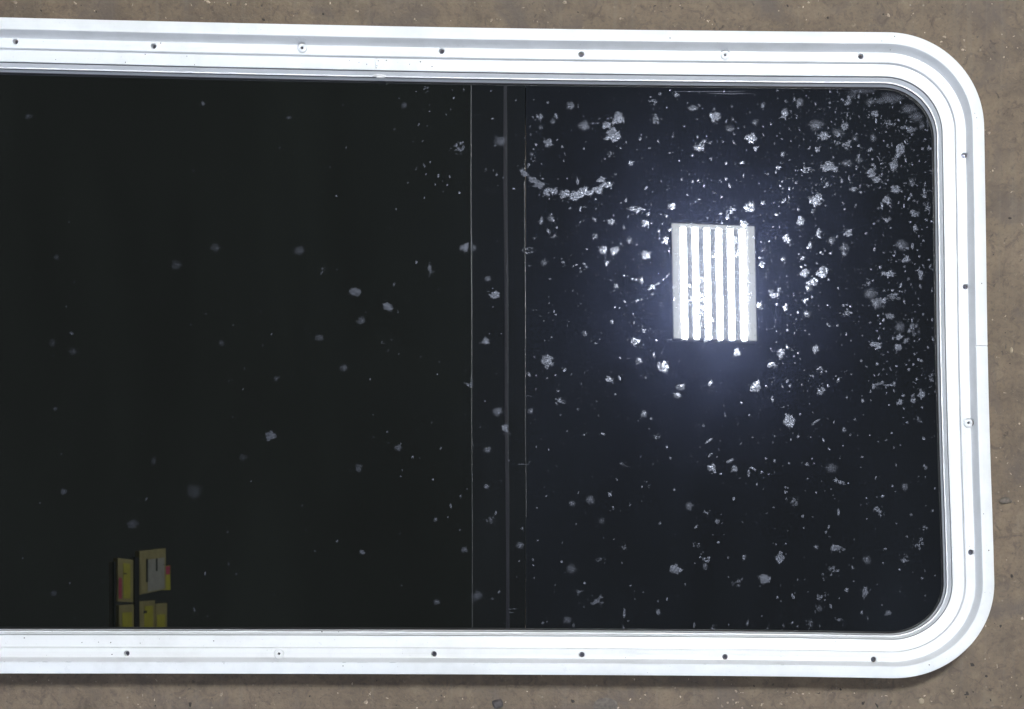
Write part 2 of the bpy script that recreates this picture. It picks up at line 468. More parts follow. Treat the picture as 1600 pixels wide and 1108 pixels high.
# ---------------------------------------------------------------- screws
def socket(bm, x, y, z, r, rot):
    cyl(bm, x, y, z - 0.2, z + 0.08, r, None, 4, True, rot)
for x, y, w in SCREWS:
    X, Y = at(x, y, -20)
    if w:
        bm = bmesh.new()
        prof = [(7.0, -22.8), (7.05, -20.4), (6.3, -19.5), (4.4, -18.9), (2.9, -18.7), (2.3, -20.4), (0.0, -20.8)]
        n = 28; rows = []
        for r, z in prof[:-1]:
            rows.append([bm.verts.new(W(X + r * math.cos(2 * math.pi * i / n), Y + r * math.sin(2 * math.pi * i / n), z)) for i in range(n)])
        c = bm.verts.new(W(X, Y, prof[-1][1]))
        for a, b in zip(rows, rows[1:]):
            for i in range(n): bm.faces.new((a[i], a[(i + 1) % n], b[(i + 1) % n], b[i]))
        for i in range(n): bm.faces.new((rows[-1][i], rows[-1][(i + 1) % n], c))
        bmesh.ops.recalc_face_normals(bm, faces=bm.faces)
        s = obj('screw', bm, 'paint', win, True); autosmooth(s, 40)
        tag(s, 'white domed screw with a square socket')
        bm = bmesh.new(); socket(bm, X, Y, -20.3, 2.5, math.pi / 4 + random.uniform(-0.5, 0.5)); obj('socket', bm, 'dark', s)
    else:
        # countersunk steel screw sitting deep in its hole
        bm = bmesh.new()
        cyl(bm, X + random.uniform(-.4, .4), Y + random.uniform(-.4, .4), -31, -26.2, 4.2, 3.4, 16)
        ta, tb = random.uniform(-.14, .14), random.uniform(-.14, .14)
        for v in bm.verts: v.co.z += ta * (v.co.x - W(X, Y).x) + tb * (v.co.y - W(X, Y).y)
        s = obj('screw', bm, 'screw', win); tag(s, 'dark steel screw deep in its hole')
        bm = bmesh.new(); socket(bm, X, Y, -26.1, 1.9, random.uniform(0, 1.5)); obj('socket', bm, 'dark', s)
        # raised burr around the hole
        bm = bmesh.new(); n = 24; rows = []
        for r, z in ((4.6, -20.1), (4.75, -19.7), (5.3, -19.65), (5.8, -20.1)):
            rows.append([bm.verts.new(W(X + r * math.cos(2 * math.pi * i / n), Y + r * math.sin(2 * math.pi * i / n), z)) for i in range(n)])
        for a, b in zip(rows, rows[1:]):
            for i in range(n): bm.faces.new((a[i], a[(i + 1) % n], b[(i + 1) % n], b[i]))
        bmesh.ops.recalc_face_normals(bm, faces=bm.faces)
        obj('hole_burr', bm, 'paint', win, True)

# lump of putty under the joint of the inner face
def lump(name, x, y, z, rx, ry, h, m, parent=None, n=14, seed=0, jag=0.25):
    rnd = random.Random(seed)
    bm = bmesh.new()
    rad = [1 + rnd.uniform(-jag, jag) for _ in range(n)]
    rows = []
    for q, hz in ((1.0, 0.0), (0.96, 0.35), (0.75, 0.8), (0.4, 1.0)):
        rows.append([bm.verts.new(W(x + rx * q * rad[i] * math.cos(2 * math.pi * i / n), y + ry * q * rad[i] * math.sin(2 * math.pi * i / n), z + h * hz * (1 + rnd.uniform(-.12, .12)))) for i in range(n)])
    c = bm.verts.new(W(x, y, z + h))
    for a, b in zip(rows, rows[1:]):
        for i in range(n): bm.faces.new((a[i], a[(i + 1) % n], b[(i + 1) % n], b[i]))
    for i in range(n): bm.faces.new((rows[-1][i], rows[-1][(i + 1) % n], c))
    bmesh.ops.recalc_face_normals(bm, faces=bm.faces)
    return obj(name, bm, m, parent, True)
px_, py_ = at(592, 119, -38)
lump('putty_lump', px_ + 1, py_ + 0.2, -38.3, 10, 3.0, 3.2, 'putty', win, 16, 5)

# ---------------------------------------------------------------- spots and dust on the glass
FL = [ # x, y, rx, ry, strength, type   f flake, h haze, s streak
(891,165,7,7,.8,'h'),(844,182,6,6,.7,'f'),(864,190,5,5,.6,'h'),(857,222,8,8,.7,'f'),(912,197,10,8,.85,'h'),(966,184,11,11,.8,'f'),(947,195,8,8,.85,'f'),
(957,212,13,12,.9,'f'),(1025,187,9,8,.7,'k'),(1022,160,8,4,.6,'k'),(1057,149,5,5,.7,'f'),(1082,169,9,6,.8,'h'),(1118,182,10,9,.9,'f'),(1174,214,10,10,.9,'f'),
(1092,230,9,7,.95,'f'),(1100,220,4,3,.8,'f'),(985,254,5,4,1,'f'),(955,242,5,5,.5,'k'),(1181,232,4,4,.8,'f'),(1180,191,5,5,.5,'h'),(1140,200,9,7,.3,'h'),
(1160,254,4,3,.9,'f'),(1192,165,4,4,.7,'f'),(831,241,4,4,.5,'h'),(845,199,4,4,.5,'h'),(818,271,9,7,.6,'f'),(831,281,8,6,.6,'f'),(842,288,9,6,.6,'f'),(854,300,7,6,.9,'f'),
(866,299,8,6,.9,'f'),(882,303,9,8,.9,'f'),(897,306,10,8,.95,'f'),(908,302,9,8,.95,'f'),(914,297,7,7,.9,'f'),(922,302,6,6,.95,'f'),(935,297,9,6,.95,'f'),(948,290,9,6,.9,'f'),(940,281,8,5,.8,'f'),
(861,341,6,6,.6,'h'),(955,346,6,7,.8,'f'),(992,328,16,5,.75,'k'),(1008,349,7,7,.9,'f'),(1049,322,7,6,.8,'f'),(1171,324,10,8,.95,'f'),(1162,349,8,7,.95,'f'),
(930,369,5,5,.6,'h'),(943,392,7,8,.85,'f'),(961,391,9,7,.85,'f'),(984,376,5,4,.8,'k'),(1040,374,6,7,.95,'f'),(1010,399,8,7,.8,'f'),(948,411,4,5,.9,'f'),(1001,438,5,6,.7,'h'),(1019,448,6,5,1,'f'),
(962,447,4,3,.9,'f'),(824,392,9,6,.6,'k'),(850,411,6,6,.4,'h'),(914,521,5,5,.5,'h'),(991,534,8,7,.9,'f'),(1005,516,5,4,.9,'k'),(956,503,4,4,.8,'h'),(1152,551,7,6,.9,'f'),(1190,414,5,5,1,'f'),(1186,477,6,5,1,'f'),
(1095,465,11,10,1,'f'),(1097,484,10,10,1,'f'),(1080,467,5,5,1,'f'),(1117,401,6,5,1,'f'),(1154,397,6,6,1,'f'),(1151,376,6,9,.5,'h'),(1097,437,4,6,.6,'h'),(857,362,3,3,.8,'f'),(865,370,4,3,.9,'k'),(1137,339,4,4,1,'f'),
(1192,317,4,4,1,'f'),(1141,327,8,6,.4,'k'),(1047,359,4,3,1,'f'),(1172,460,5,4,.9,'k'),
(854,565,11,11,.65,'f'),(952,593,6,6,.85,'f'),(998,564,6,6,.6,'h'),(1036,574,11,9,.85,'f'),(1064,605,8,7,.8,'h'),(1058,618,7,6,.75,'h'),(1006,647,6,7,.8,'h'),(1181,605,10,10,.85,'f'),(876,627,7,5,.7,'k'),
(1027,684,5,5,.6,'k'),(1112,731,7,7,.85,'f'),(1148,734,6,6,.8,'f'),(922,781,8,8,.5,'h'),(894,787,6,5,.6,'h'),(1077,791,7,8,.5,'h'),(1105,802,6,5,.6,'k'),(1121,815,5,5,.7,'h'),(953,772,3.5,4,.95,'f'),(829,642,5,5,.6,'h'),
(940,814,6,6,.25,'h'),(1109,599,4,5,.9,'f'),(975,726,6,5,.4,'k'),(1107,689,8,2.2,.8,'s'),(1170,739,2,6,.8,'s'),(942,678,4,2,.8,'s'),(1141,720,6,2.5,.8,'s'),(1176,732,6,2,.9,'s'),
(812,852,7,6,.6,'h'),(893,889,9,9,.4,'h'),(886,969,7,7,.5,'h'),(934,937,10,9,.5,'k'),(1055,890,10,9,.75,'f'),(1101,872,8,7,.8,'k'),(1102,884,5,7,.5,'h'),(1194,905,9,9,.8,'f'),(1152,908,9,8,.35,'k'),(975,855,5,5,.5,'k'),
(939,876,5,4,.7,'k'),(1029,958,5,5,.7,'f'),(1116,981,5,4,.5,'k'),(905,926,5,4,.8,'k'),(1089,853,5,5,.6,'k'),(1162,870,4,5,.7,'f'),(975,958,2,9,.8,'s'),
(1250,160,7,8,.7,'h'),(1226,178,8,9,.6,'f'),(1275,195,14,9,.5,'h'),(1288,213,11,6,.7,'f'),(1277,234,5,5,.8,'f'),(1310,207,11,8,.5,'h'),(1319,197,7,8,.6,'f'),(1320,225,11,9,.5,'k'),(1360,159,8,7,.6,'h'),(1324,161,5,6,.7,'f'),
(1366,177,7,6,.7,'f'),(1392,154,22,9,.55,'h'),(1375,158,10,6,.4,'h'),(1420,170,14,9,.55,'h'),(1432,182,12,10,.5,'h'),(1405,236,8,14,.75,'f'),(1397,257,9,11,.6,'f'),(1296,261,15,9,.75,'f'),(1322,255,11,7,.5,'h'),(1259,267,9,5,.9,'k'),
(1362,271,9,8,.7,'f'),(1358,234,5,4,.8,'f'),(1365,215,6,6,.6,'h'),(1420,202,12,9,.4,'k'),(1390,192,8,8,.4,'k'),(1216,262,4,4,1,'f'),(1450,187,4,13,.5,'h'),(1224,241,4,4,.7,'f'),(1336,216,6,6,.4,'h'),(1342,250,7,6,.5,'h'),(1345,141,30,7,.3,'h'),(1330,150,10,5,.3,'h'),(1440,196,6,10,.4,'h'),
(1275,314,10,10,.9,'f'),(1250,346,7,9,.8,'f'),(1384,314,7,7,.8,'f'),(1385,343,8,8,.7,'k'),(1427,333,9,7,.5,'f'),(1449,324,6,8,.5,'k'),(1230,373,6,7,.8,'f'),(1299,376,6,6,.7,'h'),(1320,387,9,8,.4,'h'),(1318,397,5,4,.9,'f'),
(1409,384,12,10,.5,'h'),(1416,406,6,7,.7,'f'),(1279,364,5,6,.8,'f'),(1325,364,7,6,.7,'f'),(1258,427,9,9,.85,'f'),(1285,426,11,11,.9,'f'),(1271,441,9,8,.9,'f'),(1264,450,7,7,.6,'h'),(1391,428,8,7,.8,'f'),(1381,427,5,4,.7,'f'),
(1439,428,6,11,.6,'k'),(1355,442,6,4,.8,'k'),(1211,459,10,9,.6,'k'),(1370,474,10,9,.7,'h'),(1360,459,12,10,.4,'h'),(1395,463,14,7,.5,'k'),(1259,470,5,5,1,'f'),(1228,481,5,5,1,'f'),(1262,491,6,6,.6,'h'),(1325,489,9,6,.6,'k'),
(1391,494,8,5,.6,'f'),(1370,541,13,6,.85,'k'),(1404,543,6,7,.7,'f'),(1221,549,6,6,.8,'f'),(1275,547,5,7,.7,'f'),(1407,512,10,9,.4,'h'),(1427,514,10,12,.35,'k'),(1405,527,6,6,.7,'f'),(1416,532,5,5,.6,'f'),(1431,357,5,6,.7,'f'),
(1447,302,8,8,.6,'k'),(1425,285,6,7,.6,'h'),(1399,296,8,6,.7,'f'),(1370,281,9,6,.7,'f'),(1266,384,6,6,.8,'f'),(1255,404,7,3,.9,'k'),(1334,296,6,4,.8,'f'),(1292,288,4,4,.8,'f'),(1225,314,3.4,3.4,1,'f'),(1224,405,4,4,.8,'h'),
(1205,569,8,7,.8,'f'),(1220,556,5,5,.8,'f'),(1232,659,10,11,.9,'f'),(1285,578,7,6,.8,'k'),(1281,609,7,7,.6,'k'),(1439,616,6,7,.7,'f'),(1427,626,5,4,.7,'f'),(1407,628,6,5,.8,'f'),(1372,601,8,6,.4,'k'),(1391,602,9,1.6,.8,'s'),
(1456,590,5,7,.5,'k'),(1319,672,4,5,.7,'h'),(1300,731,10,9,.35,'h'),(1414,761,6,7,.6,'h'),(1240,784,8,8,.35,'k'),(1372,800,7,8,.8,'k'),(1310,800,2.2,6,.8,'s'),(1306,750,3.5,3,.9,'f'),(1316,754,6,4,.7,'f'),(1444,825,5,5,.6,'k'),
(1436,656,5,5,.6,'k'),(1205,623,4,4,.9,'k'),(1275,659,9,2,.6,'s'),(1218,871,9,9,.8,'f'),(1306,856,9,6,.7,'f'),(1354,875,7,7,.55,'h'),(1302,891,9,8,.6,'k'),(1275,855,4,4,.7,'h'),(1351,925,6,9,.7,'f'),(1284,933,7,7,.6,'k'),(1412,875,9,7,.6,'k'),
(1436,850,8,9,.6,'k'),(1280,951,6,6,.4,'h'),(1267,973,6,5,.6,'k'),(1389,958,6,5,.6,'f'),(1310,968,5,3,.7,'k'),(1200,906,6,6,.8,'f'),(1322,922,3.4,3.4,.9,'f'),
(631,165,6,6,.45,'h'),(716,230,9,8,.7,'k'),(781,220,10,9,.5,'h'),(451,184,5,3,.35,'h'),(666,140,3.5,4,.6,'k'),(467,392,10,8,.4,'h'),(554,456,10,8,.5,'f'),(606,479,9,8,.75,'f'),(564,501,8,7,.5,'h'),(499,528,8,6,.5,'h'),(672,421,7,8,.5,'k'),
(726,388,7,9,.65,'f'),(740,388,6,6,.5,'h'),(762,436,6,5,.6,'h'),(773,461,8,8,.9,'f'),(760,534,8,6,.8,'f'),(503,422,4,5,.5,'k'),(537,575,7,7,.45,'h'),(432,592,6,6,.3,'h'),(422,681,11,8,.6,'f'),(733,600,7,6,.8,'k'),(622,700,6,6,.6,'h'),(560,731,7,7,.45,'h'),
(777,644,9,8,.7,'h'),(789,669,5,7,.8,'f'),(762,703,6,6,.7,'h'),(760,760,5,5,.7,'h'),(767,813,7,7,.35,'k'),(680,812,4,4,.5,'h'),(565,862,5,4,.8,'f'),(726,859,6,6,.5,'h'),(682,941,6,5,.5,'h'),(746,931,10,9,.4,'h'),
(337,387,9,8,.3,'h'),(276,414,10,8,.3,'h'),(111,521,3.6,2.6,1,'s'),(82,536,7,7,.22,'h'),(114,549,7,7,.3,'h'),(88,402,5,6,.25,'h'),(346,536,6,5,.3,'h'),(99,768,5.5,5.5,.75,'h'),(304,769,14,13,.22,'h'),(207,819,11,8,.4,'h'),(86,639,4,4,.45,'h'),
(45,182,8,5,.35,'h'),(317,162,3.5,4,.7,'f'),(84,927,6,6,.3,'h'),(240,720,6,8,.2,'h'),(380,715,7,7,.2,'h'),
]
gp = random.Random(4)
V, F, D = [], [], []
def gaussish(r): return r.gauss(0, 1)
_lay = [0]
def blob(x, y, rx, ry, dens, jag, n=12, rot=0.0, soft=False, lift=None):
    """one thin dried patch: centre, middle ring, rim; x, y as seen in the photo"""
    z = GZ + 0.06 + (gp.random() * 0.25 if lift is None else lift)
    if 733 < x < 824: z += 0.9
    base = len(V)
    X, Y = at(x, y, z)
    V.append(W(X, Y, z + min(rx, ry) * 0.03)); D.append(dens)
    rad = [max(0.35, 1 + gp.gauss(0, jag)) for _ in range(n)]
    cr, sr = math.cos(rot), math.sin(rot)
    for q, d in ((0.6, 0.72 if soft else 0.95), (1.0, 0.0 if soft else 0.72)):
        for i in range(n):
            t = 2 * math.pi * i / n
            a, b = rx * q * rad[i] * math.cos(t), ry * q * rad[i] * math.sin(t)
            xx, yy = at(x + a * cr - b * sr, y + a * sr + b * cr, z)
            V.append(W(xx, yy, z + (0.008 * min(rx, ry) if q < 1 else 0))); D.append(dens * d)
    for i in range(n):
        j = (i + 1) % n
        F.append((base, base + 1 + j, base + 1 + i))
        F.append((base + 1 + i, base + 1 + j, base + 1 + n + j)); F.append((base + 1 + i, base + 1 + n + j, base + 1 + n + i))
for x, y, rx, ry, d, k in FL:
    rx *= 0.92; ry *= 0.92
    if x > 1300 and y < 300 and k == 'h': d *= 0.75
    if x < 640: d *= 0.85  # left spots thinned to imitate the weaker light there
    r = max(rx, ry)
    if k == 'h':
        blob(x, y, rx * 1.1, ry * 1.1, d * 0.62, 0.16, 14, 0, True)
        blob(x + gp.uniform(-.2, .2) * rx, y + gp.uniform(-.2, .2) * ry, rx * .7, ry * .7, d * 0.4, 0.25, 12, 0, False)
        if gp.random() < 0.75: blob(x + gp.uniform(-.3, .3) * rx, y + gp.uniform(-.3, .3) * ry, 1.3, 1.3, min(1, d * 1.5), 0.15, 7)
    elif k == 's':
        ang = gp.choice((-0.6, -0.5, 0.4)) if rx > ry and ry > 1.7 else 0.0
        blob(x, y, rx, ry, d, 0.15, 12, ang)
    else:
        m = 5 if r < 6 else (9 if r < 9 else 13)
        if k == 'f': blob(x, y, rx * .72, ry * .72, d * .85, 0.22, 16)
        for q in range(m):
            a = gp.uniform(0, 6.283); e = gp.uniform(0.3, 0.9) if k == 'f' else gp.uniform(0.1, 1.1)
            rr = gp.uniform(0.18, 0.36) * (0.75 if k == 'k' else 1)
            blob(x + rx * e * math.cos(a), y + ry * e * math.sin(a), rx * rr + .6, ry * rr + .6, min(1, d * gp.uniform(.6, 1.1)), 0.35, 9)
        for q in range(2 if k == 'f' else 4):
            a = gp.uniform(0, 6.283); e = gp.uniform(0.9, 1.6)
            blob(x + rx * e * math.cos(a), y + ry * e * math.sin(a), gp.uniform(.6, 1.2), gp.uniform(.6, 1.2), d * .8, 0.2, 6)
def inside(x, y):
    if not (0 < x < 1461 and 140 < y < 984): return False
    cx, cy, rr = 1374, 236, 88
    if x > cx and y < cy and math.hypot(x - cx, y - cy) > rr: return False
    cy = 898
    if x > cx and y > cy and math.hypot(x - cx, y - cy) > rr: return False
    return True
def scatter(n, xs, ys, size, dens):
    for _ in range(n):
        x, y = gp.uniform(*xs), gp.uniform(*ys)
        if not inside(x, y): continue
        s = size[0] + (size[1] - size[0]) * gp.random() ** 2.4
        el = 1.0 if gp.random() < .75 else gp.uniform(1.4, 2.6)
        blob(x, y, s, s * el, gp.uniform(*dens), 0.18, 7, gp.uniform(-.7, .7))
scatter(420, (1230, 1461), (140, 300), (0.45, 1.3), (.4, 1))
scatter(300, (1200, 1461), (140, 330), (0.7, 2.4), (.5, 1))
scatter(230, (1200, 1461), (330, 620), (0.7, 2.5), (.5, 1))
scatter(190, (1200, 1461), (600, 984), (0.8, 2.5), (.5, 1))
scatter(150, (1370, 1461), (200, 640), (0.7, 2.6), (.4, 1))
scatter(250, (825, 1200), (140, 420), (0.7, 2.5), (.5, 1))
scatter(150, (825, 1200), (420, 700), (0.7, 2.3), (.5, 1))
scatter(110, (825, 1200), (700, 984), (0.7, 2.4), (.5, 1))
scatter(70, (600, 840), (140, 984), (0.7, 2.2), (.5, 1))
scatter(45, (640, 840), (140, 300), (0.7, 1.8), (.5, 1))
scatter(90, (300, 640), (140, 984), (0.6, 1.7), (.35, .9))
scatter(60, (5, 330), (140, 984), (0.6, 1.5), (.3, .8))
for _ in range(1500):             # fine dust, gathered round the lamp's reflection to imitate its sparkle
    x, y = gp.gauss(1130, 150), gp.gauss(450, 140)
    if inside(x, y) and x > 830: blob(x, y, gp.uniform(.4, 1.0), gp.uniform(.4, 1.0), gp.uniform(.3, .9), 0.2, 5)
# short scratches by the rail
for x, y, w in ((824, 618.5, 7), (818, 725.5, 9), (797, 952, 5), (803, 951.5, 4), (798, 957, 6), (790, 974, 3), (1110, 143, 60), (1140, 146.5, 40)):
    blob(x, y, w, 0.55, .55, 0.05, 12)
me = bpy.data.meshes.new('dried_spots')
me.from_pydata(V, [], F)
a = me.attributes.new('dust_cover', 'FLOAT', 'POINT')
a.data.foreach_set('value', D)
me.materials.append(M['spots'])
me.validate()
so = bpy.data.objects.new('dried_spots', me); col.objects.link(so); so.parent = win
tag(so, 'pale dried water spots and dust on the dark glass', kind='stuff')

def dashes():
    rr = random.Random(31); bm = bmesh.new()
    def dash(x0, x1, u, z, w):
        n = 4; a = []; b = []
        for k in range(n + 1):
            x = x0 + (x1 - x0) * k / n
            y = interp(x, BOT) - u + rr.uniform(-.15, .15)
            q = w * math.sin(math.pi * (k + .4) / (n + .8))
            a.append(bm.verts.new(W(x, y - q, z))); b.append(bm.verts.new(W(x, y + q, z)))
        for k in range(n): bm.faces.new((a[k], a[k + 1], b[k + 1], b[k]))
    x = 5.0
    while x < 1380:
        L = rr.uniform(3, 24)
        if rr.random() < (0.55 if x < 900 else 0.25): dash(x, x + L, 18.3, -0.15, rr.uniform(.15, .45))
        x += L + rr.uniform(4, 30)
    return bm
# ---------------------------------------------------------------- specks of dirt on the white frame
rd = random.Random(8)
bm = bmesh.new()
def speck(bm, X, Y, z, r):
    n = 6; c = bm.verts.new(W(X, Y, z + r * .35))
    ring_ = [bm.verts.new(W(X + r * rd.uniform(.6, 1.2) * math.cos(i * math.pi / 3), Y + r * rd.uniform(.6, 1.2) * math.sin(i * math.pi / 3), z)) for i in range(n)]
    for i in range(n): bm.faces.new((c, ring_[i], ring_[(i + 1) % n]))
listed = [(87, 93, -26), (196, 97.5, -26), (304, 101, -26), (251, 67.5, -20), (227, 85, -26), (292, 88, -26), (546, 94.5, -26), (561, 97.5, -26), (573, 100.5, -26), (591, 95, -26), (589, 103, -26), (588, 106, -26),
          (604, 94.5, -26), (657, 96.5, -26), (675, 104, -26), (640, 100.5, -26), (1047, 59.5, 0), (1398, 57, 0), (1378, 64, 0), (1391, 78, -12), (1418, 89, -20), (1440, 97, -20), (1475, 131, -20), (1523, 177, 0), (1526, 184, 0),
          (38, 997, -26), (128, 1004, -26), (154, 1003.5, -26), (173, 1004, -26), (219, 1005, -26), (334, 1001.5, -26), (206, 1027, -20), (175, 1022.5, -20), (350, 1037, 0), (536, 1040.5, 0), (503, 987, -38), (613, 989, -38), (730, 990, -38),
          (835, 1034, -10), (977, 1028, -20), (1305, 1002, -26), (1313, 1022, -26), (1452, 1039, 0), (1454, 1003.5, -26), (1435, 987.5, -38), (1478, 936, -38), (1537, 803, 0), (1545, 860, 0), (1534, 443, 0), (1512, 1008, -12)]
for x, y, z in listed:
    X, Y = at(x, y, z); speck(bm, X, Y, z - 0.05, rd.uniform(.8, 1.35))
for _ in range(150):
    i = rd.randrange(NP); u, z = rd.choice(((rd.uniform(2, 17), 0), (rd.uniform(26, 38), -20), (rd.uniform(42, 57), -26), (rd.uniform(63.7, 64.4), -38)))
    x, y = rim(i, u); speck(bm, x + rd.uniform(-.1, .1), y, z - 0.03, rd.uniform(.3, .6))
tag(obj('groove_grime', dashes(), 'grime2', win), 'broken grey lines of grime along the screw channel', kind='stuff')
tag(obj('frame_dirt', bm, 'grime', win), 'tiny dark specks of dirt on the white frame', kind='stuff')

# ---------------------------------------------------------------- loose grit and stones on the floor
def grit(n, m, name, label, size, seed, flat, spots=()):
    r = random.Random(seed); bm = bmesh.new()
    def one(x, y, s, el, a, sub=True):
        k = 6 if s > 1.6 else 5
        if sub and s > 1.7 and r.random() < .6:
            for _ in range(r.randint(1, 3)): one(x + r.gauss(0, 1.6) * s, y + r.gauss(0, 1.2) * s, s * r.uniform(.2, .45), r.uniform(1, 2), r.uniform(0, 3), False)
        X, Y = x, y
        top = bm.verts.new(W(X + r.uniform(-.2, .2) * s, Y + r.uniform(-.2, .2) * s, -ZF + s * flat))
        rg = []
        for i in range(k):
            t = 2 * math.pi * i / k + r.uniform(-.4, .4); q = r.uniform(.45, 1.15)
            dx, dy = s * q * el * math.cos(t), s * q * math.sin(t)
            rg.append(bm.verts.new(W(X + dx * math.cos(a) - dy * math.sin(a), Y + dx * math.sin(a) + dy * math.cos(a), -ZF - 0.1)))
        for i in range(k): bm.faces.new((top, rg[i], rg[(i + 1) % k]))
    for _ in range(n):
        one(r.uniform(-350, 1850), r.choice((r.uniform(-160, 70), r.uniform(1040, 1260), r.uniform(-160, 1260))), size[0] + (size[1] - size[0]) * r.random() ** 3, r.choice((1, 1.2, 1, 2.2)), r.uniform(0, 3.14))
    for x, y, s, el, ang in spots:
        X, Y = at(x, y, -ZF); one(X, Y, s, el, ang)
    bmesh.ops.recalc_face_normals(bm, faces=bm.faces)
    o = obj(name, bm, m)
    return tag(o, label, 'grit', kind='stuff')
pale = [(23, 3, 4, 1.3, .5), (117, 5, 3.5, 1, 0), (148, 17, 1.8, 1.5, 1.2), (207, 8, 1.4, 2.5, 1.9), (299, 8, 1.2, 3, 1.0), (325, 3, 4, 1.1, 0), (259, 28, 1.6, 2, 1), (384, 7, 2, 1.2, 1), (558, 18, 3, 1.1, 1), (648, 30, 2.6, 1.2, 1), (768, 31, 3.4, 1.3, 2.4), (742, 4, 1.2, 2.5, 1.6), (516, 5, 2, 1.3, 2),
        (882, 3, 3.2, 1.4, .6), (851, 16, 1.8, 1, 1), (840, 34, 1.6, 1.4, 1), (856, 35, 1.5, 1.4, 1), (970, 29, 2.4, 1.1, .2), (1106, 33, 2.2, 1.5, 1), (1113, 38, 1.6, 1.4, 1), (1263, 4, 2.4, 1.2, 1), (1255, 11, 1.4, 2.2, 1.8), (1260, 31, 1.3, 2, 1.8), (1427, 21, 1.8, 1.5, 2.6), (1388, 24, 3.2, 1.1, 1), (1445, 51, 1.5, 1.2, 1), (1476, 58, 2.4, 1.6, .3), (1471, 65, 2.6, 1.3, 2.2), (1506, 63, 2.4, 1.4, 1.6), (1504, 78, 2.2, 1.6, 0), (1550, 6, 1.6, 1.2, 1), (1573, 74, 1.8, 1.2, 1.5), (1569, 89, 1.9, 1.4, 2), (1590, 75, 1.7, 1, 1), (1545, 208, 3, 1.2, 1), (1548, 92, 2.0, 1.6, .8),
        (1580, 300, 1.6, 2, 2.4), (1596, 350, 2.4, 1.8, .8), (1570, 380, 1.8, 1, 1), (1551, 500, 1.6, 1.4, 1.2), (1571, 494, 1.8, 1.4, 2.4), (1557, 558, 1.6, 1, 1), (1570, 614, 1.2, 4.2, .1), (1593, 662, 2.4, 1, 1), (1574, 724, 1.5, 2.2, 2), (1579, 740, 1.4, 3.2, .9), (1557, 715, 2, 1.4, 1), (1594, 760, 1.7, 1, 1), (1573, 875, 1.8, 1, 1), (1591, 783, 1.6, 1, 1), (1564, 797, 1.5, 1.2, 1), (1540, 978, 2.4, 1.2, 1), (1597, 966, 3.2, 1, 1), (1558, 1041, 1.3, 5, 1.6), (1539, 1030, 2, 1, 1), (1509, 1083, 1.9, 1.2, 1), (1488, 1080, 3.2, 1.2, .6), (1588, 1071, 2, 1.3, 1), (1565, 1103, 2.2, 1.4, .6), (1445, 1087, 1.8, 1.4, 0), (1456, 1096, 1.6, 2, .3), (1420, 1105, 2.2, 1.2, 1.2),
        (991, 1062, 1.8, 1.4, 1.5), (1063, 1089, 2.1, 1.2, 1), (1055, 1075, 1.5, 1, 1), (1076, 1061, 1.4, 1.5, 1.6), (1008, 1086, 1.8, 1.6, .4), (1000, 1092, 1.5, 2.2, 2.5), (985, 1093, 1.6, 2.6, 2.5), (966, 1106, 1.6, 2.4, 2.3), (1150, 1080, 2.2, 1.3, 1), (1145, 1094, 2.6, 1.2, 2), (1137, 1098, 2.2, 1.2, 1), (1150, 1098, 2.3, 1.1, 1), (1128, 1103, 2.4, 1.4, 1), (1122, 1091, 1.8, 1, 1), (1160, 1106, 2.2, 1.2, 1), (1175, 1103, 1.6, 1.2, 1), (1255, 1084, 1.4, 3, .05), (1245, 1084, 1.3, 2, 0), (1264, 1083, 1.2, 2, .2), (1240, 1082, 1.3, 1.6, .4), (1385, 1087, 1.5, 2.6, .3), (1378, 1088, 1.4, 2, 2), (1335, 1083, 1.8, 1.3, 1), (1220, 1100, 2.6, 1.4, .4), (1236, 1090, 1.6, 1, 1),
        (528, 1083, 1.7, 1.2, 1.4), (572, 1097, 3.6, 1.6, .6), (605, 1091, 1.7, 2.6, 0), (694, 1089, 1.6, 1.2, 1), (682, 1094, 1.7, 1, 1), (723, 1092, 1.4, 1.6, 1.7), (346, 1085, 3.2, 1.2, 2.6), (223, 1086, 1.6, 2.2, 1.6), (241, 1094, 1.5, 2.4, 1.6), (578, 1085, 2, 1.2, 1), (17, 1058, 1.5, 1, 1), (790, 1097, 2.2, 1.3, 2.2)]
grit(1100, 'chip', 'pale_grit', 'pale sand grains and chips scattered over the concrete floor', (0.35, 1.9), 3, 0.45, pale)
darkp = [(505, 22, 2.2, 1.3, 1), (412, 31, 2.4, 1.5, .6), (150, 18, 1.6, 1.8, 1), (64, 16, 2, 1.5, 1), (361, 8, 1.6, 2.4, 1.4), (1231, 9, 2.4, 1.4, 1), (1294, 28, 2.6, 1.3, 1), (1380, 22, 2, 1, 1), (1577, 341, 3, 1.4, .4), (1571, 520, 1.8, 1.2, 1), (1578, 568, 1.9, 1, 1), (1552, 398, 1.7, 1, 1), (1581, 900, 3.4, 1.2, 1), (1564, 978, 3, 1.2, 1), (1519, 1039, 4.2, 1.2, .8), (1510, 1084, 4.6, 1.2, 1.5), (1541, 1057, 2.8, 1.2, .4), (1349, 1099, 3.6, 1.2, .4), (1370, 1102, 2.6, 3.2, 1.1), (895, 1096, 4, 1.2, 1), (690, 1087, 1.6, 1.6, 2), (484, 1088, 2, 1.2, 1), (297, 1100, 3, 2, 1.4), (243, 1103, 2, 1.2, 1), (1548, 1094, 2, 1.5, 1), (1178, 1072, 2, 1.4, 1), (436, 1083, 1.4, 2.4, .6), (331, 1092, 1.8, 1.2, 1), (1313, 1077, 2.6, 1.3, 1)]
grit(420, 'crumb', 'dark_grit', 'dark crumbs of dirt scattered over the concrete floor', (0.4, 1.8), 5, 0.3, darkp)

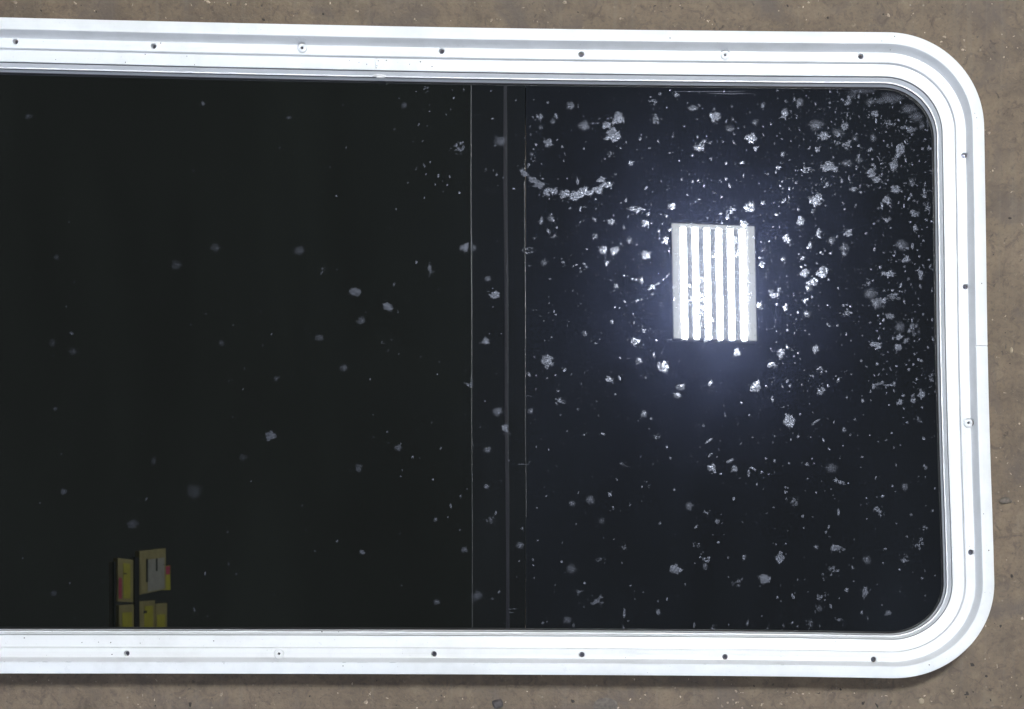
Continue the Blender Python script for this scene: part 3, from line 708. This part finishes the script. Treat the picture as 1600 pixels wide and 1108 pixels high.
def stone(x, y, rx, ry, h, m, label, seed, jag=.14):
    X, Y = at(x, y, -ZF)
    o = lump('stone', X, Y, -ZF - 0.4, rx, ry, h, m, None, 12, seed, jag)
    return tag(o, label, 'stone', 'loose stones on the floor')
stone(1570.5, 782.5, 10.5, 6.0, 4.2, 'stone', 'smooth grey pebble on concrete right of the window frame', 2)
stone(777.5, 1100, 10.0, 8.0, 5.5, 'stone2', 'dark slate grey pebble on concrete below the window frame', 3)
stone(947, 1103, 22, 15.5, 0.9, 'stone', 'flat grey stone patch set flush in the concrete below the window', 21, .07)
stone(1439.5, 1095.5, 4.6, 5.2, 3.2, 'stone3', 'small buff stone chip beneath the lower right corner of the window', 6)
stone(1580.3, 547, 2.9, 5.4, 2.2, 'stone3', 'narrow buff stone chip beside the right side of the window frame', 7)

# ---------------------------------------------------------------- ceiling lamp whose mirror image shows in the glass
LZ = 4667.0 + GZ
def mirror(x, y, z):            # plan position at height z of what the glass shows at photo point x, y
    X, Y = at(x, y, GZ)
    k = (z - GZ) / (CH - GZ)
    return X + (X - NX) * k, Y + (Y - NY) * k
def quad_box(bm, corners, z0, z1):
    lo = [bm.verts.new(W(x, y, z0)) for x, y in corners]; hi = [bm.verts.new(W(x, y, z1)) for x, y in corners]
    bm.faces.new(lo); bm.faces.new(hi[::-1])
    for i in range(4): bm.faces.new((lo[i], lo[(i + 1) % 4], hi[(i + 1) % 4], hi[i]))
    bmesh.ops.recalc_face_normals(bm, faces=bm.faces)
TL, TR, BR, BL = [mirror(x, y, LZ) for x, y in ((1050.2, 349), (1178.5, 354), (1182, 532), (1053, 528))]
def bil(s, t):
    return tuple((1 - t) * ((1 - s) * TL[k] + s * TR[k]) + t * ((1 - s) * BL[k] + s * BR[k]) for k in (0, 1))
lamp = tag(empty('ceiling_lamp', W(*bil(.5, .5), LZ)), 'bright linear lamp with six white strips, reflected in the right pane', 'lamp')
def lpart(name, s0, s1, t0, t1, z0, z1, m):
    bm = bmesh.new(); quad_box(bm, [bil(s0, t0), bil(s1, t0), bil(s1, t1), bil(s0, t1)], z0, z1)
    o = obj(name, bm, m, lamp)
    o.matrix_parent_inverse = lamp.matrix_world.inverted()
    return o
bpy.context.view_layer.update()
lpart('housing', -0.005, 1.005, -0.004, 1.004, LZ + 6, LZ + 70, 'body')
lpart('side_panel', 0.0, 0.092, 0.0, 1.0, LZ, LZ + 6, 'lens')
lpart('side_panel', 0.915, 1.0, 0.0, 1.0, LZ, LZ + 6, 'lens')
lpart('end_panel', 0.093, 0.914, 0.0, 0.034, LZ, LZ + 6, 'lens')
for i in range(6):
    s = 0.093 + i * 0.1432
    lpart('led_row', s + 0.015, s + 0.0365, 0.036, 0.998, LZ, LZ + 6, 'led')
    lpart('led_row', s + 0.0455, s + 0.067, 0.036, 0.998, LZ, LZ + 6, 'led')
    lpart('seam', s + 0.0367, s + 0.0453, 0.036, 0.998, LZ + 1, LZ + 6, 'lens')
    if i < 5: lpart('channel', s + 0.0675, s + 0.1577, 0.036, 0.998, LZ + 1.5, LZ + 6, 'sink')

# ---------------------------------------------------------------- shelving with yellow cartons, seen only as a reflection in the left pane
RX = -985.0                      # front of the shelving
def hz(x):                       # height whose mirror image falls on photo column x, on the plane RX
    a = (at(x, 0, GZ)[0] - NX)
    return GZ + (CH - GZ) * ((RX - NX) / a - 1)
def ly(y, z):                    # lateral position for photo row y at height z
    Y = at(0, y, GZ)[1]
    return Y + (Y - NY) * (z - GZ) / (CH - GZ)
rack = tag(empty('shelf_rack', W(RX, 900, -ZF)), 'steel shelf rack reflected faintly at the lower left of the glass', 'shelf')
def rpart(name, x0, x1, y0, y1, z0, z1, m='steel'):
    bm = bmesh.new(); box(bm, x0, x1, y0, y1, z0, z1)
    o = obj(name, bm, m, rack); o.matrix_parent_inverse = rack.matrix_world.inverted(); return o
bpy.context.view_layer.update()
zA0, zA1 = hz(218), hz(268); zB0, zB1 = hz(184), hz(208)
zs = [hz(180) - 40, hz(209.5), hz(275) + 120]
rpart('shelf', RX - 18, RX - 4, 868, 1700, hz(180) - 14, hz(180) - 4)
rpart('shelf', RX - 18, RX - 4, 850, 1700, hz(210.5), hz(215.5))
rpart('shelf_lip', RX - 3.5, RX + 3, 850, 1700, hz(210.5) - 6, hz(215.5) + 4, 'rubber')  # dark lip added over the pale board edge, which would show bright
rpart('shelf_lip', RX - 3.5, RX + 3, 868, 1700, hz(180) - 16, hz(180) - 3, 'rubber')
for y in (1240, 1660):
    for x in (RX - 42,):
        rpart('post', x, x + 24, y, y + 20, -ZF, zs[2] + 60)
def carton(y0, y1, x0, x1, base, marks, label, dx=0.0, m='yellow', tilt=0.0):
    """front face spans photo columns x0..x1 (height) and rows y0..y1 (width)"""
    z0, z1 = hz(x0), hz(x1)
    zm = (z0 + z1) / 2
    a, b = ly(y0, zm), ly(y1, zm)
    e = tag(empty('carton', W(RX - 9, (a + b) / 2, z0)), label, 'carton', 'cartons on the shelf rack')
    bpy.context.view_layer.update()
    def add(name, bm, mm):
        o = obj(name, bm, mm, e); o.matrix_parent_inverse = e.matrix_world.inverted()
    bm = bmesh.new(); box(bm, RX - 18 + dx, RX + dx, a, b, z0, z1)
    for v in bm.verts:
        k = (v.co.z - W(0, 0, z0).z) / S
        v.co.y += -tilt * k * S
    add('body', bm, m)
    for nm, fy0, fy1, fz0, fz1, mm in marks:
        bm = bmesh.new(); box(bm, RX + dx - 0.5, RX + dx + (1.2 if mm != 'ink' else 1.9), a + (b - a) * fy0, a + (b - a) * fy1, z0 + (z1 - z0) * fz0, z0 + (z1 - z0) * fz1)
        for v in bm.verts:
            k = (v.co.z - W(0, 0, z0).z) / S
            v.co.y += -tilt * k * S
        add(nm, bm, mm)
carton(862, 928, 218, 259, 0, [('label', .22, .97, .30, .93, 'white'), ('stripe', .20, .74, .24, .30, 'ink'), ('stripe', .22, .52, .60, .66, 'ink'), ('panel', .25, .95, .02, .20, 'buff')],
       'large yellow carton with white label and two black stripes, reflected lower left', 0, 'buff', -0.06)
carton(884, 922, 260, 269, 0, [('label', .02, .35, .10, .9, 'pink')], 'narrow yellow carton with a red label beside the striped carton, reflected', -8, 'yellow')
carton(939, 992, 218, 242, 0, [('mark', .28, .36, .25, .45, 'ink'), ('panel', .15, .9, .30, .85, 'yellow')], 'yellow carton with one black mark near the glass edge, reflected', 0, 'buff')
carton(943, 1000, 243, 261, 0, [('panel', .3, .98, .1, .8, 'yellow')], 'plain buff carton on top of the marked yellow carton, reflected', 0, 'buff')
carton(872, 939, 184, 208, 0, [('stripe', .45, .93, .05, .24, 'pink'), ('panel', .10, .92, .34, .80, 'yellow'), ('mark', .33, .36, .35, .55, 'ink')], 'yellow carton with a red stripe on the lower shelf, reflected', 0, 'buff', 0.05)
carton(945, 1005, 186, 209, 0, [('panel', .2, .95, .2, .85, 'yellow'), ('mark', .6, .72, .35, .43, 'ink')], 'small yellow carton below the red striped carton, reflected at frame', 0, 'buff')
